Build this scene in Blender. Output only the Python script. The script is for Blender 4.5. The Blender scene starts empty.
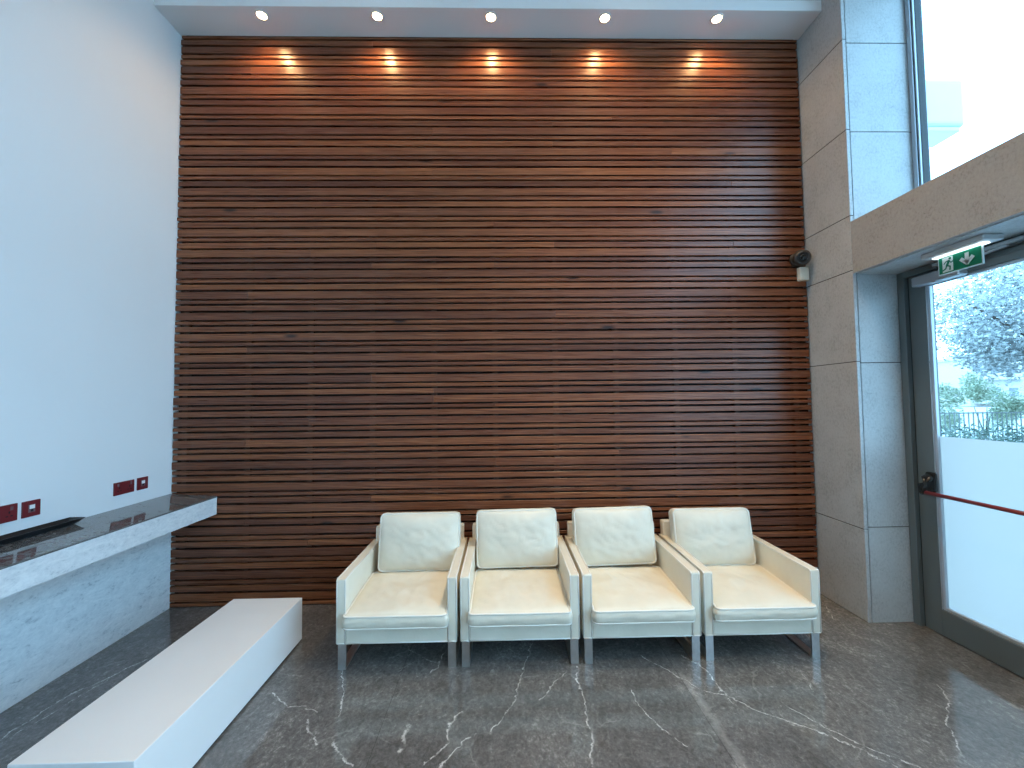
import bpy, bmesh, math, random
from mathutils import Vector, Matrix, noise

random.seed(7)
sc = bpy.context.scene
COL = sc.collection
PI = math.pi

# ------------------------------------------------------------------ key sizes
XL, XR = -2.659, 2.569          # left wall, inner face of the right wall
H = 4.679                        # underside of the bulkhead
YA = -0.447                      # corner of the stone pier
XD, XU = 2.915, 3.06             # door plane, upper window plane
ZB0, ZB1 = 2.505, 2.893          # stone beam
ROOM_Y = -8.0
CEIL = 5.9

# ------------------------------------------------------------------ node helpers
def mat(name):
    m = bpy.data.materials.new(name); m.use_nodes = True
    nt = m.node_tree
    return m, nt, nt.nodes['Principled BSDF'], nt.nodes['Material Output']

def N(nt, typ, **kw):
    n = nt.nodes.new(typ)
    for k, v in kw.items():
        if k.startswith('i_'):
            key = k[2:]
            key = int(key) if key.isdigit() else key.replace('_', ' ')
            n.inputs[key].default_value = v
        else:
            setattr(n, k, v)
    return n

def L(nt, a, b): nt.links.new(a, b)

def ramp(nt, fac, stops, interp='LINEAR'):
    r = nt.nodes.new('ShaderNodeValToRGB'); r.color_ramp.interpolation = interp
    e = r.color_ramp.elements
    while len(e) < len(stops): e.new(0.5)
    for x, (p, c) in zip(e, stops):
        x.position = p
        x.color = (c, c, c, 1) if isinstance(c, (int, float)) else (*c, 1)
    L(nt, fac, r.inputs[0])
    return r.outputs[0]

def math_n(nt, op, a, b=None, c=None, clamp=False):
    n = nt.nodes.new('ShaderNodeMath'); n.operation = op; n.use_clamp = clamp
    for i, v in enumerate((a, b, c)):
        if v is None: continue
        if isinstance(v, (int, float)): n.inputs[i].default_value = v
        else: L(nt, v, n.inputs[i])
    return n.outputs[0]

def vmath(nt, op, a, b=None, c=None):
    n = nt.nodes.new('ShaderNodeVectorMath'); n.operation = op
    for i, v in enumerate((a, b, c)):
        if v is None: continue
        if isinstance(v, (tuple, list)): n.inputs[i].default_value = v
        else: L(nt, v, n.inputs[i])
    return n

def mixc(nt, fac, a, b, blend='MIX'):
    n = nt.nodes.new('ShaderNodeMix'); n.data_type = 'RGBA'; n.blend_type = blend
    for sock, v in ((n.inputs[0], fac), (n.inputs[6], a), (n.inputs[7], b)):
        if isinstance(v, (int, float)): sock.default_value = v
        elif isinstance(v, (tuple, list)): sock.default_value = (*v[:3], 1)
        else: L(nt, v, sock)
    return n.outputs[2]

def objco(nt): return nt.nodes.new('ShaderNodeTexCoord').outputs['Object']

def mapping(nt, co, scale=(1, 1, 1), rot=(0, 0, 0)):
    n = nt.nodes.new('ShaderNodeMapping'); L(nt, co, n.inputs[0])
    n.inputs['Scale'].default_value = scale; n.inputs['Rotation'].default_value = rot
    return n.outputs[0]

def noise_t(nt, co, scale, detail=3, rough=.55, dist=0):
    n = nt.nodes.new('ShaderNodeTexNoise'); L(nt, co, n.inputs['Vector'])
    n.inputs['Scale'].default_value = scale; n.inputs['Detail'].default_value = detail
    n.inputs['Roughness'].default_value = rough; n.inputs['Distortion'].default_value = dist
    return n.outputs['Fac']

def bump(nt, bsdf, h, strength=.2, dist=.01):
    b = nt.nodes.new('ShaderNodeBump'); b.inputs['Strength'].default_value = strength
    b.inputs['Distance'].default_value = dist
    L(nt, h, b.inputs['Height']); L(nt, b.outputs[0], bsdf.inputs['Normal'])

def plain(name, col, rough=.5, metal=0., spec=.5, var=.06, vscale=6., bmp=0.):
    m, nt, b, o = mat(name)
    co = objco(nt)
    n = noise_t(nt, co, vscale, 4)
    c = ramp(nt, n, [(0.25, tuple(x * (1 - var) for x in col)), (.75, tuple(min(1, x * (1 + var)) for x in col))])
    L(nt, c, b.inputs['Base Color'])
    b.inputs['Roughness'].default_value = rough; b.inputs['Metallic'].default_value = metal
    b.inputs['Specular IOR Level'].default_value = spec
    if bmp: bump(nt, b, noise_t(nt, co, 120, 3), bmp, .002)
    return m

# ------------------------------------------------------------------ materials
def wood_mat():
    m, nt, b, o = mat('stained_wood')
    co = objco(nt)
    geo = nt.nodes.new('ShaderNodeNewGeometry'); rnd = geo.outputs['Random Per Island']
    off = vmath(nt, 'SCALE', (31.7, 17.3, 53.1)); L(nt, rnd, off.inputs['Scale'])
    p = vmath(nt, 'ADD', co, off.outputs[0]).outputs[0]
    fine = noise_t(nt, mapping(nt, p, (1.6, 20, 90)), 3.0, 4, .6, .3)
    band = noise_t(nt, mapping(nt, p, (.55, 6, 26)), 1.6, 3, .55, 1.2)
    rings = nt.nodes.new('ShaderNodeTexWave'); rings.bands_direction = 'Z'
    L(nt, mapping(nt, p, (.9, 4, 22)), rings.inputs['Vector'])
    rings.inputs['Scale'].default_value = 1.3; rings.inputs['Distortion'].default_value = 7.0
    rings.inputs['Detail'].default_value = 2; rings.inputs['Detail Scale'].default_value = .8
    g = math_n(nt, 'ADD', math_n(nt, 'MULTIPLY', fine, .42), math_n(nt, 'MULTIPLY', band, .34))
    g = math_n(nt, 'ADD', g, math_n(nt, 'MULTIPLY', rings.outputs['Fac'], .24))
    c = ramp(nt, g, [(.30, (.055, .015, .0075)), (.43, (.125, .038, .018)), (.55, (.21, .066, .028)), (.70, (.37, .135, .058))])
    # board to board tone
    tone = ramp(nt, rnd, [(0, (.70, .66, .68)), (.3, (.86, .83, .84)), (.5, (1.0, .98, .96)), (.75, (1.12, 1.10, 1.02)), (1, (1.38, 1.36, 1.15))])
    c = mixc(nt, 1.0, c, tone, 'MULTIPLY')
    # knots
    v = nt.nodes.new('ShaderNodeTexVoronoi'); v.feature = 'F1'
    L(nt, mapping(nt, p, (1.7, .01, 7.)), v.inputs['Vector']); v.inputs['Scale'].default_value = 1.0
    k = ramp(nt, v.outputs['Distance'], [(.05, 1.0), (.13, 0.0)])
    pick = math_n(nt, 'GREATER_THAN', noise_t(nt, mapping(nt, p, (1.1, .01, 4)), 1.3, 1), .40)
    k = math_n(nt, 'MULTIPLY', k, pick)
    c = mixc(nt, math_n(nt, 'MULTIPLY', k, .92), c, (.018, .007, .005))
    L(nt, c, b.inputs['Base Color'])
    r = ramp(nt, fine, [(.3, .24), (.7, .36)])
    L(nt, r, b.inputs['Roughness'])
    b.inputs['Specular IOR Level'].default_value = .38
    bump(nt, b, g, .16, .004)
    return m

def stone_mat(name='limestone', a=(.47, .48, .475), d=(.31, .315, .31), rough=.55, grain=1.0):
    m, nt, b, o = mat(name)
    co = objco(nt)
    n1 = noise_t(nt, co, 5, 6, .65)
    sp = noise_t(nt, mapping(nt, co, (1, 1, .7)), 70, 5, .75)
    st = noise_t(nt, mapping(nt, co, (1, 1, 2.2), (.3, .5, .2)), 12, 6, .7, 1.2)
    f = math_n(nt, 'ADD', math_n(nt, 'MULTIPLY', n1, .35), math_n(nt, 'MULTIPLY', sp, .65 * grain))
    c = ramp(nt, f, [(.32, d), (.50, a), (.75, tuple(min(1, x * 1.18) for x in a))])
    pits = ramp(nt, st, [(.30, 1.0), (.38, 0.0)])
    c = mixc(nt, math_n(nt, 'MULTIPLY', pits, .35), c, tuple(x * .55 for x in d))
    L(nt, c, b.inputs['Base Color'])
    b.inputs['Roughness'].default_value = rough
    b.inputs['Specular IOR Level'].default_value = .35
    bump(nt, b, sp, .18, .004)
    return m

def marble_white_mat():
    m, nt, b, o = mat('pale_marble')
    co = objco(nt)
    st = noise_t(nt, mapping(nt, co, (.5, 1.0, 2.6), (.35, .1, 0)), 9, 7, .72, .8)
    sp = noise_t(nt, mapping(nt, co, (1, 1, 1.6), (.5, 0, 0)), 40, 5, .7, .5)
    f = math_n(nt, 'ADD', math_n(nt, 'MULTIPLY', st, .6), math_n(nt, 'MULTIPLY', sp, .4))
    c = ramp(nt, f, [(.34, (.36, .39, .42)), (.44, (.66, .68, .69)), (.60, (.80, .81, .81))])
    L(nt, c, b.inputs['Base Color'])
    b.inputs['Roughness'].default_value = .38
    return m

VEINS = [
 ([(-1.3, -.99), (-1.22, -1.07), (-1.15, -1.13), (-1.07, -1.12), (-.97, -1.16)], .006),
 ([(-1.01, -1.22), (-.95, -1.31), (-.89, -1.37)], .008),
 ([(-.83, -1.35), (-.77, -1.42), (-.69, -1.5)], .009),
 ([(-.98, -.82), (-.91, -1.0), (-.85, -1.2)], .004),
 ([(-.49, -1.43), (-.48, -1.36), (-.48, -1.27)], .016),
 ([(.17, -.61), (.08, -.95), (.04, -1.11), (-.01, -1.23), (-.08, -1.34)], .007),
 ([(-.23, -1.18), (-.28, -1.27), (-.28, -1.38), (-.36, -1.5)], .009),
 ([(-.15, -1.33), (-.24, -1.42), (-.29, -1.52)], .007),
 ([(.35, -.89), (.24, -1.04), (.18, -1.12)], .006),
 ([(.42, -.84), (.41, -1.16), (.4, -1.36), (.37, -1.54)], .007),
 ([(.69, -1.06), (.69, -1.2), (.76, -1.33), (.84, -1.45)], .005),
 ([(1.1, -.76), (1.18, -.89), (1.19, -1.19)], .006),
 ([(.84, -.75), (.97, -.92), (1.07, -1.07), (1.18, -1.12), (1.33, -1.27), (1.53, -1.4), (1.69, -1.59)], .006),
 ([(1.45, -1.2), (1.6, -1.43), (1.78, -1.59)], .007),
 ([(2.4, -1.08), (2.33, -1.2), (2.17, -1.33), (2.03, -1.53)], .007),
 ([(1.73, -.93), (1.67, -1.11)], .004),
 ([(-2.27, -.68), (-2.43, -1.02), (-2.44, -1.29)], .006),
 ([(-2.33, -.86), (-2.40, -1.26)], .004),
 ([(-.62, -.64), (-.4, -.8)], .004),
 ([(-.46, -.88), (-.41, -.82), (-.40, -.68)], .006),
 ([(2.47, -.18), (2.36, -.39)], .005),
]

def segment_group():
    g = bpy.data.node_groups.new('vein_segment', 'ShaderNodeTree')
    for nm in ('P', 'A', 'BA'):
        g.interface.new_socket(nm, in_out='INPUT', socket_type='NodeSocketVector')
    for nm in ('InvLen2', 'InvW'):
        g.interface.new_socket(nm, in_out='INPUT', socket_type='NodeSocketFloat')
    g.interface.new_socket('Mask', in_out='OUTPUT', socket_type='NodeSocketFloat')
    i = g.nodes.new('NodeGroupInput'); o = g.nodes.new('NodeGroupOutput')
    pa = vmath(g, 'SUBTRACT', i.outputs['P'], i.outputs['A']).outputs[0]
    d = vmath(g, 'DOT_PRODUCT', pa, i.outputs['BA']).outputs['Value']
    t = math_n(g, 'MULTIPLY', d, i.outputs['InvLen2'], clamp=True)
    s = vmath(g, 'SCALE', i.outputs['BA']); L(g, t, s.inputs['Scale'])
    dist = vmath(g, 'DISTANCE', pa, s.outputs[0]).outputs['Value']
    mk = math_n(g, 'SUBTRACT', 1.0, math_n(g, 'MULTIPLY', dist, i.outputs['InvW']), clamp=True)
    L(g, mk, o.inputs[0])
    return g

def floor_mat():
    m, nt, b, o = mat('dark_marble_floor')
    co = objco(nt)
    flat = vmath(nt, 'MULTIPLY', co, (1, 1, 0)).outputs[0]
    big = noise_t(nt, flat, 1.3, 4, .6, .6)
    speck = noise_t(nt, mapping(nt, flat, (1, 1, 1), (0, 0, .6)), 48, 8, .85, .5)
    smear = noise_t(nt, mapping(nt, flat, (1, .6, 1), (0, 0, -.5)), 22, 7, .75, 1.2)
    f = math_n(nt, 'ADD', math_n(nt, 'MULTIPLY', big, .25), math_n(nt, 'MULTIPLY', speck, .45))
    f = math_n(nt, 'ADD', f, math_n(nt, 'MULTIPLY', smear, .30))
    c = ramp(nt, f, [(.36, (.050, .050, .050)), (.46, (.098, .097, .095)), (.54, (.16, .158, .154)), (.63, (.40, .395, .385))])
    # warped position for the veins
    wn = nt.nodes.new('ShaderNodeTexNoise'); L(nt, flat, wn.inputs['Vector'])
    wn.inputs['Scale'].default_value = 11; wn.inputs['Detail'].default_value = 5; wn.inputs['Roughness'].default_value = .65
    w = vmath(nt, 'SUBTRACT', wn.outputs['Color'], (.5, .5, .5)).outputs[0]
    w = vmath(nt, 'MULTIPLY', w, (.09, .09, 0)).outputs[0]
    P = vmath(nt, 'ADD', flat, w).outputs[0]
    g = segment_group(); tot = None
    for pts, wd in VEINS:
        for (ax, ay), (bx_, by_) in zip(pts, pts[1:]):
            n = nt.nodes.new('ShaderNodeGroup'); n.node_tree = g
            L(nt, P, n.inputs['P'])
            n.inputs['A'].default_value = (ax, ay, 0)
            n.inputs['BA'].default_value = (bx_ - ax, by_ - ay, 0)
            n.inputs['InvLen2'].default_value = 1 / ((bx_ - ax) ** 2 + (by_ - ay) ** 2)
            n.inputs['InvW'].default_value = 1 / (wd * .75)
            tot = n.outputs[0] if tot is None else math_n(nt, 'MAXIMUM', tot, n.outputs[0])
    brk = ramp(nt, noise_t(nt, flat, 22, 6, .75), [(.42, .06), (.58, 1.0)])
    vein = math_n(nt, 'MULTIPLY', ramp(nt, tot, [(.0, 0.), (.3, .45), (.8, 1.)]), brk)
    n = nt.nodes.new('ShaderNodeGroup'); n.node_tree = g; L(nt, P, n.inputs['P'])
    n.inputs['A'].default_value = (1.02, -.95, 0); n.inputs['BA'].default_value = (.01, -.64, 0)
    n.inputs['InvLen2'].default_value = 1 / (.01 ** 2 + .64 ** 2); n.inputs['InvW'].default_value = 1 / .030
    vein = math_n(nt, 'MAXIMUM', vein, math_n(nt, 'MULTIPLY', n.outputs[0], .22))
    # hairline network everywhere
    vn = nt.nodes.new('ShaderNodeTexVoronoi'); vn.feature = 'DISTANCE_TO_EDGE'
    L(nt, vmath(nt, 'ADD', flat, vmath(nt, 'SCALE', w, None).outputs[0]).outputs[0], vn.inputs['Vector'])
    vn.inputs['Scale'].default_value = 2.1
    hair = ramp(nt, vn.outputs['Distance'], [(.0, .55), (.012, 0.)])
    hair = math_n(nt, 'MULTIPLY', hair, ramp(nt, noise_t(nt, flat, 4, 3), [(.5, 0.), (.62, 1.)]))
    veins = math_n(nt, 'MAXIMUM', vein, math_n(nt, 'MULTIPLY', hair, .35))
    c = mixc(nt, math_n(nt, 'MULTIPLY', veins, .9), c, (.62, .61, .59))
    # two slab seams along the door
    sx = nt.nodes.new('ShaderNodeSeparateXYZ'); L(nt, co, sx.inputs[0])
    seam = None
    for x in (2.645, 1.0, -.62, -2.25):
        s = math_n(nt, 'LESS_THAN', math_n(nt, 'ABSOLUTE', math_n(nt, 'SUBTRACT', sx.outputs['X'], x)), .0014)
        seam = s if seam is None else math_n(nt, 'MAXIMUM', seam, s)
    c = mixc(nt, math_n(nt, 'MULTIPLY', seam, .6), c, (.025, .025, .025))
    L(nt, c, b.inputs['Base Color'])
    L(nt, ramp(nt, smear, [(.3, .08), (.7, .15)]), b.inputs['Roughness'])
    b.inputs['Specular IOR Level'].default_value = .8
    return m

def counter_top_mat():
    m, nt, b, o = mat('polished_grey_stone')
    co = objco(nt)
    f = noise_t(nt, co, 22, 7, .75, .5)
    c = ramp(nt, f, [(.35, (.085, .083, .083)), (.6, (.16, .157, .155)), (.75, (.3, .3, .3))])
    L(nt, c, b.inputs['Base Color']); b.inputs['Roughness'].default_value = .06
    b.inputs['Specular IOR Level'].default_value = .9
    return m

def leather_mat():
    m, nt, b, o = mat('cream_leather')
    co = objco(nt)
    n = noise_t(nt, co, 5, 4)
    c = ramp(nt, n, [(.3, (.71, .655, .53)), (.7, (.79, .735, .605))])
    L(nt, c, b.inputs['Base Color'])
    b.inputs['Roughness'].default_value = .42
    b.inputs['Specular IOR Level'].default_value = .4
    cr = noise_t(nt, mapping(nt, co, (1, 1, .6)), 9, 4, .6, 1.6)
    fine = noise_t(nt, co, 260, 2)
    h = math_n(nt, 'ADD', cr, math_n(nt, 'MULTIPLY', fine, .05))
    bump(nt, b, h, .14, .012)
    return m

def glass_mat(name='clear_glass', tint=(.90, .95, .97)):
    m = bpy.data.materials.new(name); m.use_nodes = True; nt = m.node_tree
    nt.nodes.remove(nt.nodes['Principled BSDF']); out = nt.nodes['Material Output']
    t = nt.nodes.new('ShaderNodeBsdfTransparent'); t.inputs[0].default_value = (*tint, 1)
    g = nt.nodes.new('ShaderNodeBsdfGlossy'); g.inputs['Roughness'].default_value = .02
    lw = nt.nodes.new('ShaderNodeLayerWeight'); lw.inputs['Blend'].default_value = .5
    pw = math_n(nt, 'POWER', lw.outputs['Facing'], 5.0)
    fr = math_n(nt, 'MULTIPLY_ADD', pw, .55, .03)
    mx = nt.nodes.new('ShaderNodeMixShader')
    L(nt, fr, mx.inputs[0]); L(nt, t.outputs[0], mx.inputs[1]); L(nt, g.outputs[0], mx.inputs[2])
    L(nt, mx.outputs[0], out.inputs[0])
    return m

def frost_mat():
    m = bpy.data.materials.new('frosted_film'); m.use_nodes = True; nt = m.node_tree
    nt.nodes.remove(nt.nodes['Principled BSDF']); out = nt.nodes['Material Output']
    t = nt.nodes.new('ShaderNodeBsdfTranslucent'); t.inputs[0].default_value = (.36, .31, .275, 1)
    d = nt.nodes.new('ShaderNodeBsdfDiffuse'); d.inputs[0].default_value = (.80, .86, .9, 1)
    mx = nt.nodes.new('ShaderNodeMixShader'); mx.inputs[0].default_value = .14
    L(nt, t.outputs[0], mx.inputs[1]); L(nt, d.outputs[0], mx.inputs[2]); L(nt, mx.outputs[0], out.inputs[0])
    return m

def emit_mat(name, col, s):
    m = bpy.data.materials.new(name); m.use_nodes = True; nt = m.node_tree
    nt.nodes.remove(nt.nodes['Principled BSDF']); out = nt.nodes['Material Output']
    e = nt.nodes.new('ShaderNodeEmission'); e.inputs[0].default_value = (*col, 1); e.inputs[1].default_value = s
    L(nt, e.outputs[0], out.inputs[0])
    return m

def leaf_mat(name, a, b_):
    m, nt, b, o = mat(name)
    geo = nt.nodes.new('ShaderNodeNewGeometry')
    c = ramp(nt, geo.outputs['Random Per Island'], [(0, a), (1, b_)])
    L(nt, c, b.inputs['Base Color']); b.inputs['Roughness'].default_value = .45
    return m

M = {}
M['wood'] = wood_mat()
M['batten'] = plain('batten_wood', (.060, .030, .018), .7)
M['black'] = plain('matt_black', (.008, .008, .008), .8)
M['wall'] = plain('white_paint', (.80, .81, .81), .55, var=.01, vscale=2, bmp=.04)
M['soffit'] = plain('bulkhead_paint', (.78, .78, .77), .55, var=.01, vscale=2)
M['stone'] = stone_mat()
M['beam'] = stone_mat('flamed_limestone', (.37, .36, .34), (.23, .225, .21), .75, 1.1)
M['joint'] = plain('joint_grey', (.05, .05, .05), .9)
M['marble'] = marble_white_mat()
M['floor'] = floor_mat()
M['top'] = counter_top_mat()
M['leather'] = leather_mat()
M['piping'] = plain('cream_piping', (.80, .765, .68), .4, var=.03)
M['steel'] = plain('brushed_steel', (.62, .62, .61), .32, metal=1, var=.08, vscale=40)
M['chrome'] = plain('chrome', (.75, .76, .78), .12, metal=1, var=.02)
M['bench'] = plain('white_lacquer', (.80, .79, .77), .4, var=.015, vscale=3)
M['frame'] = plain('grey_green_aluminium', (.105, .125, .125), .42, metal=.0, var=.04, vscale=3)
M['framelight'] = plain('pale_aluminium', (.42, .46, .50), .4, metal=.3, var=.03)
M['gasket'] = plain('black_rubber', (.012, .014, .015), .6)
M['closer'] = plain('silver_painted_metal', (.40, .42, .44), .4, metal=.5, var=.03)
M['closer2'] = plain('grey_white_plastic', (.52, .53, .53), .5, var=.02)
M['red'] = plain('red_enamel', (.20, .024, .026), .35, var=.05)
M['redplate'] = plain('dark_red_plastic', (.155, .014, .019), .4, var=.05)
M['socket'] = plain('grey_socket_face', (.17, .10, .11), .5)
M['white'] = plain('white_plastic', (.80, .80, .78), .4, var=.02)
M['cream'] = plain('cream_plastic', (.74, .71, .60), .45, var=.03)
M['blackgloss'] = plain('black_gloss', (.012, .013, .014), .22, var=.1)
M['tray'] = plain('black_powder_coat', (.010, .011, .013), .4, var=.1)
M['camera'] = plain('dark_camera_shell', (.045, .042, .040), .4, var=.1)
M['glass'] = glass_mat()
M['frost'] = frost_mat()
M['green'] = plain('sign_green', (.0, .22, .115), .35, var=.02)
M['signwhite'] = plain('sign_white', (.78, .86, .82), .4, var=.01)
M['signedge'] = plain('acrylic_edge', (.66, .80, .80), .2, var=.02)
M['led'] = emit_mat('led_strip', (.80, .92, 1.0), 4.0)
M['lamp'] = emit_mat('warm_lamp', (1.0, .66, .30), 60.0)
M['ceilinglamp'] = emit_mat('ceiling_lamp', (1.0, .70, .40), 6.0)
M['leaf'] = leaf_mat('hazed_tree_leaf', (.25, .27, .27), (.46, .48, .47))  # leaf tones greyed and lightened, the outdoor haze is put into the colour
M['leaf2'] = leaf_mat('shrub_leaf', (.24, .30, .20), (.48, .54, .40))
M['leaf3'] = leaf_mat('hedge_leaf', (.05, .08, .06), (.13, .18, .14))
M['bark'] = plain('bark', (.10, .08, .065), .9, var=.3, vscale=14)
M['render'] = plain('pale_building_render', (.50, .48, .45), .8, var=.04)
M['buildglass'] = plain('building_window_glass', (.14, .17, .20), .3)
M['ground'] = plain('paving', (.36, .36, .35), .85, var=.12, vscale=2)
M['railing'] = plain('railing_metal', (.10, .12, .11), .5)
M['tealbox'] = plain('pale_teal_panel', (.58, .66, .64), .5, var=.03)

# ------------------------------------------------------------------ mesh helpers
def merge(bm, src):
    me = bpy.data.meshes.new('tmp'); src.to_mesh(me); bm.from_mesh(me); bpy.data.meshes.remove(me); src.free()

def add_box(bm, x0, y0, z0, x1, y1, z1, bev=0., seg=2, mi=0):
    b = bmesh.new(); bmesh.ops.create_cube(b, size=1)
    for v in b.verts:
        v.co = Vector((x0 + (v.co.x + .5) * (x1 - x0), y0 + (v.co.y + .5) * (y1 - y0), z0 + (v.co.z + .5) * (z1 - z0)))
    if bev: bmesh.ops.bevel(b, geom=b.edges[:], offset=bev, segments=seg, affect='EDGES', profile=.5)
    for f in b.faces: f.material_index = mi
    merge(bm, b)

def frame_for(d):
    d = d.normalized(); up = Vector((0, 0, 1)) if abs(d.z) < .9 else Vector((1, 0, 0))
    s = d.cross(up).normalized(); return s, s.cross(d).normalized()

def add_tube(bm, pts, r, n=8, closed=False):
    pts = [Vector(p) for p in pts]; rings = []; m = len(pts)
    for i, p in enumerate(pts):
        if closed: d = pts[(i + 1) % m] - pts[i - 1]
        else: d = pts[min(i + 1, m - 1)] - pts[max(i - 1, 0)]
        s, u = frame_for(d)
        rr = r[i] if isinstance(r, (list, tuple)) else r
        rings.append([bm.verts.new(p + s * math.cos(2 * PI * k / n) * rr + u * math.sin(2 * PI * k / n) * rr) for k in range(n)])
    for i in range(m if closed else m - 1):
        a, b = rings[i], rings[(i + 1) % m]
        for k in range(n):
            f = bm.faces.new((a[k], a[(k + 1) % n], b[(k + 1) % n], b[k])); f.smooth = True
    if not closed:
        bm.faces.new(rings[0][::-1]); bm.faces.new(rings[-1])

def add_lathe(bm, prof, n=32, mtx=None):
    """prof: list of (radius, z) along local z."""
    mtx = mtx or Matrix.Identity(4); rings = []
    for r, z in prof:
        rings.append([bm.verts.new(mtx @ Vector((r * math.cos(2 * PI * k / n), r * math.sin(2 * PI * k / n), z))) for k in range(n)])
    for a, b in zip(rings, rings[1:]):
        for k in range(n):
            f = bm.faces.new((a[k], a[(k + 1) % n], b[(k + 1) % n], b[k])); f.smooth = True
    if prof[0][0] > 1e-6: bm.faces.new(rings[0][::-1])
    if prof[-1][0] > 1e-6: bm.faces.new(rings[-1])

def add_prism(bm, pts, d):
    """extrude a planar outline (list of 3-D points) by vector d"""
    d = Vector(d)
    a = [bm.verts.new(Vector(p)) for p in pts]; b = [bm.verts.new(Vector(p) + d) for p in pts]
    n = len(a)
    bm.faces.new(a[::-1]); bm.faces.new(b)
    for i in range(n): bm.faces.new((a[i], a[(i + 1) % n], b[(i + 1) % n], b[i]))

def obj(name, bm, m, parent=None, smooth=False, loc=None):
    bmesh.ops.recalc_face_normals(bm, faces=bm.faces[:])
    me = bpy.data.meshes.new(name); bm.to_mesh(me); bm.free()
    ms = m if isinstance(m, (list, tuple)) else [m]
    for x in ms: me.materials.append(x)
    if smooth:
        for p in me.polygons: p.use_smooth = True
    o = bpy.data.objects.new(name, me); COL.objects.link(o)
    if parent: o.parent = parent
    if loc: o.location = loc
    return o

def boxobj(name, b, m, parent=None, bev=0.):
    bm = bmesh.new(); add_box(bm, *b, bev=bev); return obj(name, bm, m, parent)

def tag(o, label=None, cat=None, group=None, kind=None):
    if label: o['label'] = label
    if cat: o['category'] = cat
    if group: o['group'] = group
    if kind: o['kind'] = kind
    return o

def thing(name, label, cat, loc=(0, 0, 0), group=None, kind=None):
    o = bpy.data.objects.new(name, None); COL.objects.link(o); o.location = loc
    o.empty_display_size = .1
    return tag(o, label, cat, group, kind)

def struct(name, bm, m):
    o = obj(name, bm, m); o['kind'] = 'structure'; return o

# ------------------------------------------------------------------ the room shell
bm = bmesh.new(); add_box(bm, XL - .2, ROOM_Y - .2, -.12, XU + .12, .2, 0)
struct('floor', bm, M['floor'])
bm = bmesh.new(); add_box(bm, XL - .2, ROOM_Y - .2, -.1, XL, .2, CEIL + .1)
struct('wall_left', bm, M['wall'])
bm = bmesh.new(); add_box(bm, XL, .06, -.1, XU + .12, .2, CEIL + .1)
struct('wall_back', bm, M['black'])
bm = bmesh.new(); add_box(bm, XL - .2, ROOM_Y - .2, CEIL, XU + .12, .2, CEIL + .15)
struct('ceiling', bm, M['soffit'])

# bulkhead above the slats with recesses for the five lamps
SPOTS = [-1.882, -.973, -.067, .851, 1.763]; SY = -.193
bm = bmesh.new(); add_box(bm, XL, -.269, H, XR, -.0005, H + .088, bev=.003)
bulk = struct('trim_1', bm, M['soffit'])

# pale marble panel below the counter
bm = bmesh.new(); add_box(bm, XL + .0005, -3.6, .0, XL + .012, -.004, .7265)
struct('trim_2', bm, M['marble'])

# right wall: stone pier, reveals, beam, far pier
def pier(bm):
    jz = [.0, .655, 1.86, 2.532, 2.94, 3.59, 4.285, 4.98, CEIL]
    g = .003
    for z0, z1 in zip(jz, jz[1:]):   # slabs on the inner face
        add_box(bm, XR, YA, z0 + g, XR + .026, .058, z1 - g, bev=.0015, seg=1)
    for z0, z1 in zip([0, .668, 1.85], [.668, 1.85, ZB0]):
        add_box(bm, XR + .034, YA + .004, z0 + g * (z0 > 0), XD + .13, YA + .024, z1 - g, bev=.0015, seg=1)
    for z0, z1 in zip([ZB1, 3.575, 4.26, 4.95], [3.575, 4.26, 4.95, CEIL]):
        add_box(bm, XR + .034, YA + .004, z0 + g, XU + .12, YA + .024, z1 - g, bev=.0015, seg=1)
bm = bmesh.new(); pier(bm)
n0 = len(bm.faces)
add_box(bm, XR + .002, YA + .010, .0, XU + .12, .055, CEIL, mi=1)     # dark core behind the joints
# beam across the opening, reaching past the doors
add_box(bm, XR, -4.9, ZB0, XU + .14, YA - .001, ZB1, bev=.0015, seg=1, mi=2)
# second pier and the wall towards the rear
add_box(bm, XR, -5.6, 0, XU + .14, -4.9, CEIL, bev=.002, seg=1)
add_box(bm, XR, ROOM_Y, 0, XU + .14, -5.6, .9, bev=.002, seg=1)
add_box(bm, XR, -4.9, 4.85, XU + .14, YA - .001, CEIL, bev=.002, seg=1)
wr = obj('wall_right', bm, [M['stone'], M['joint'], M['beam']]); wr['kind'] = 'structure'
# soffit lining under the beam (smooth stone)
bm = bmesh.new(); add_box(bm, XR + .03, -4.88, ZB0 - .006, XD - .0, YA, ZB0)
struct('trim_3', bm, M['stone'])

# rear wall behind the camera
bm = bmesh.new(); add_box(bm, XL, ROOM_Y - .2, 0, XU + .12, ROOM_Y, CEIL)
struct('wall_rear', bm, M['wall'])

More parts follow.
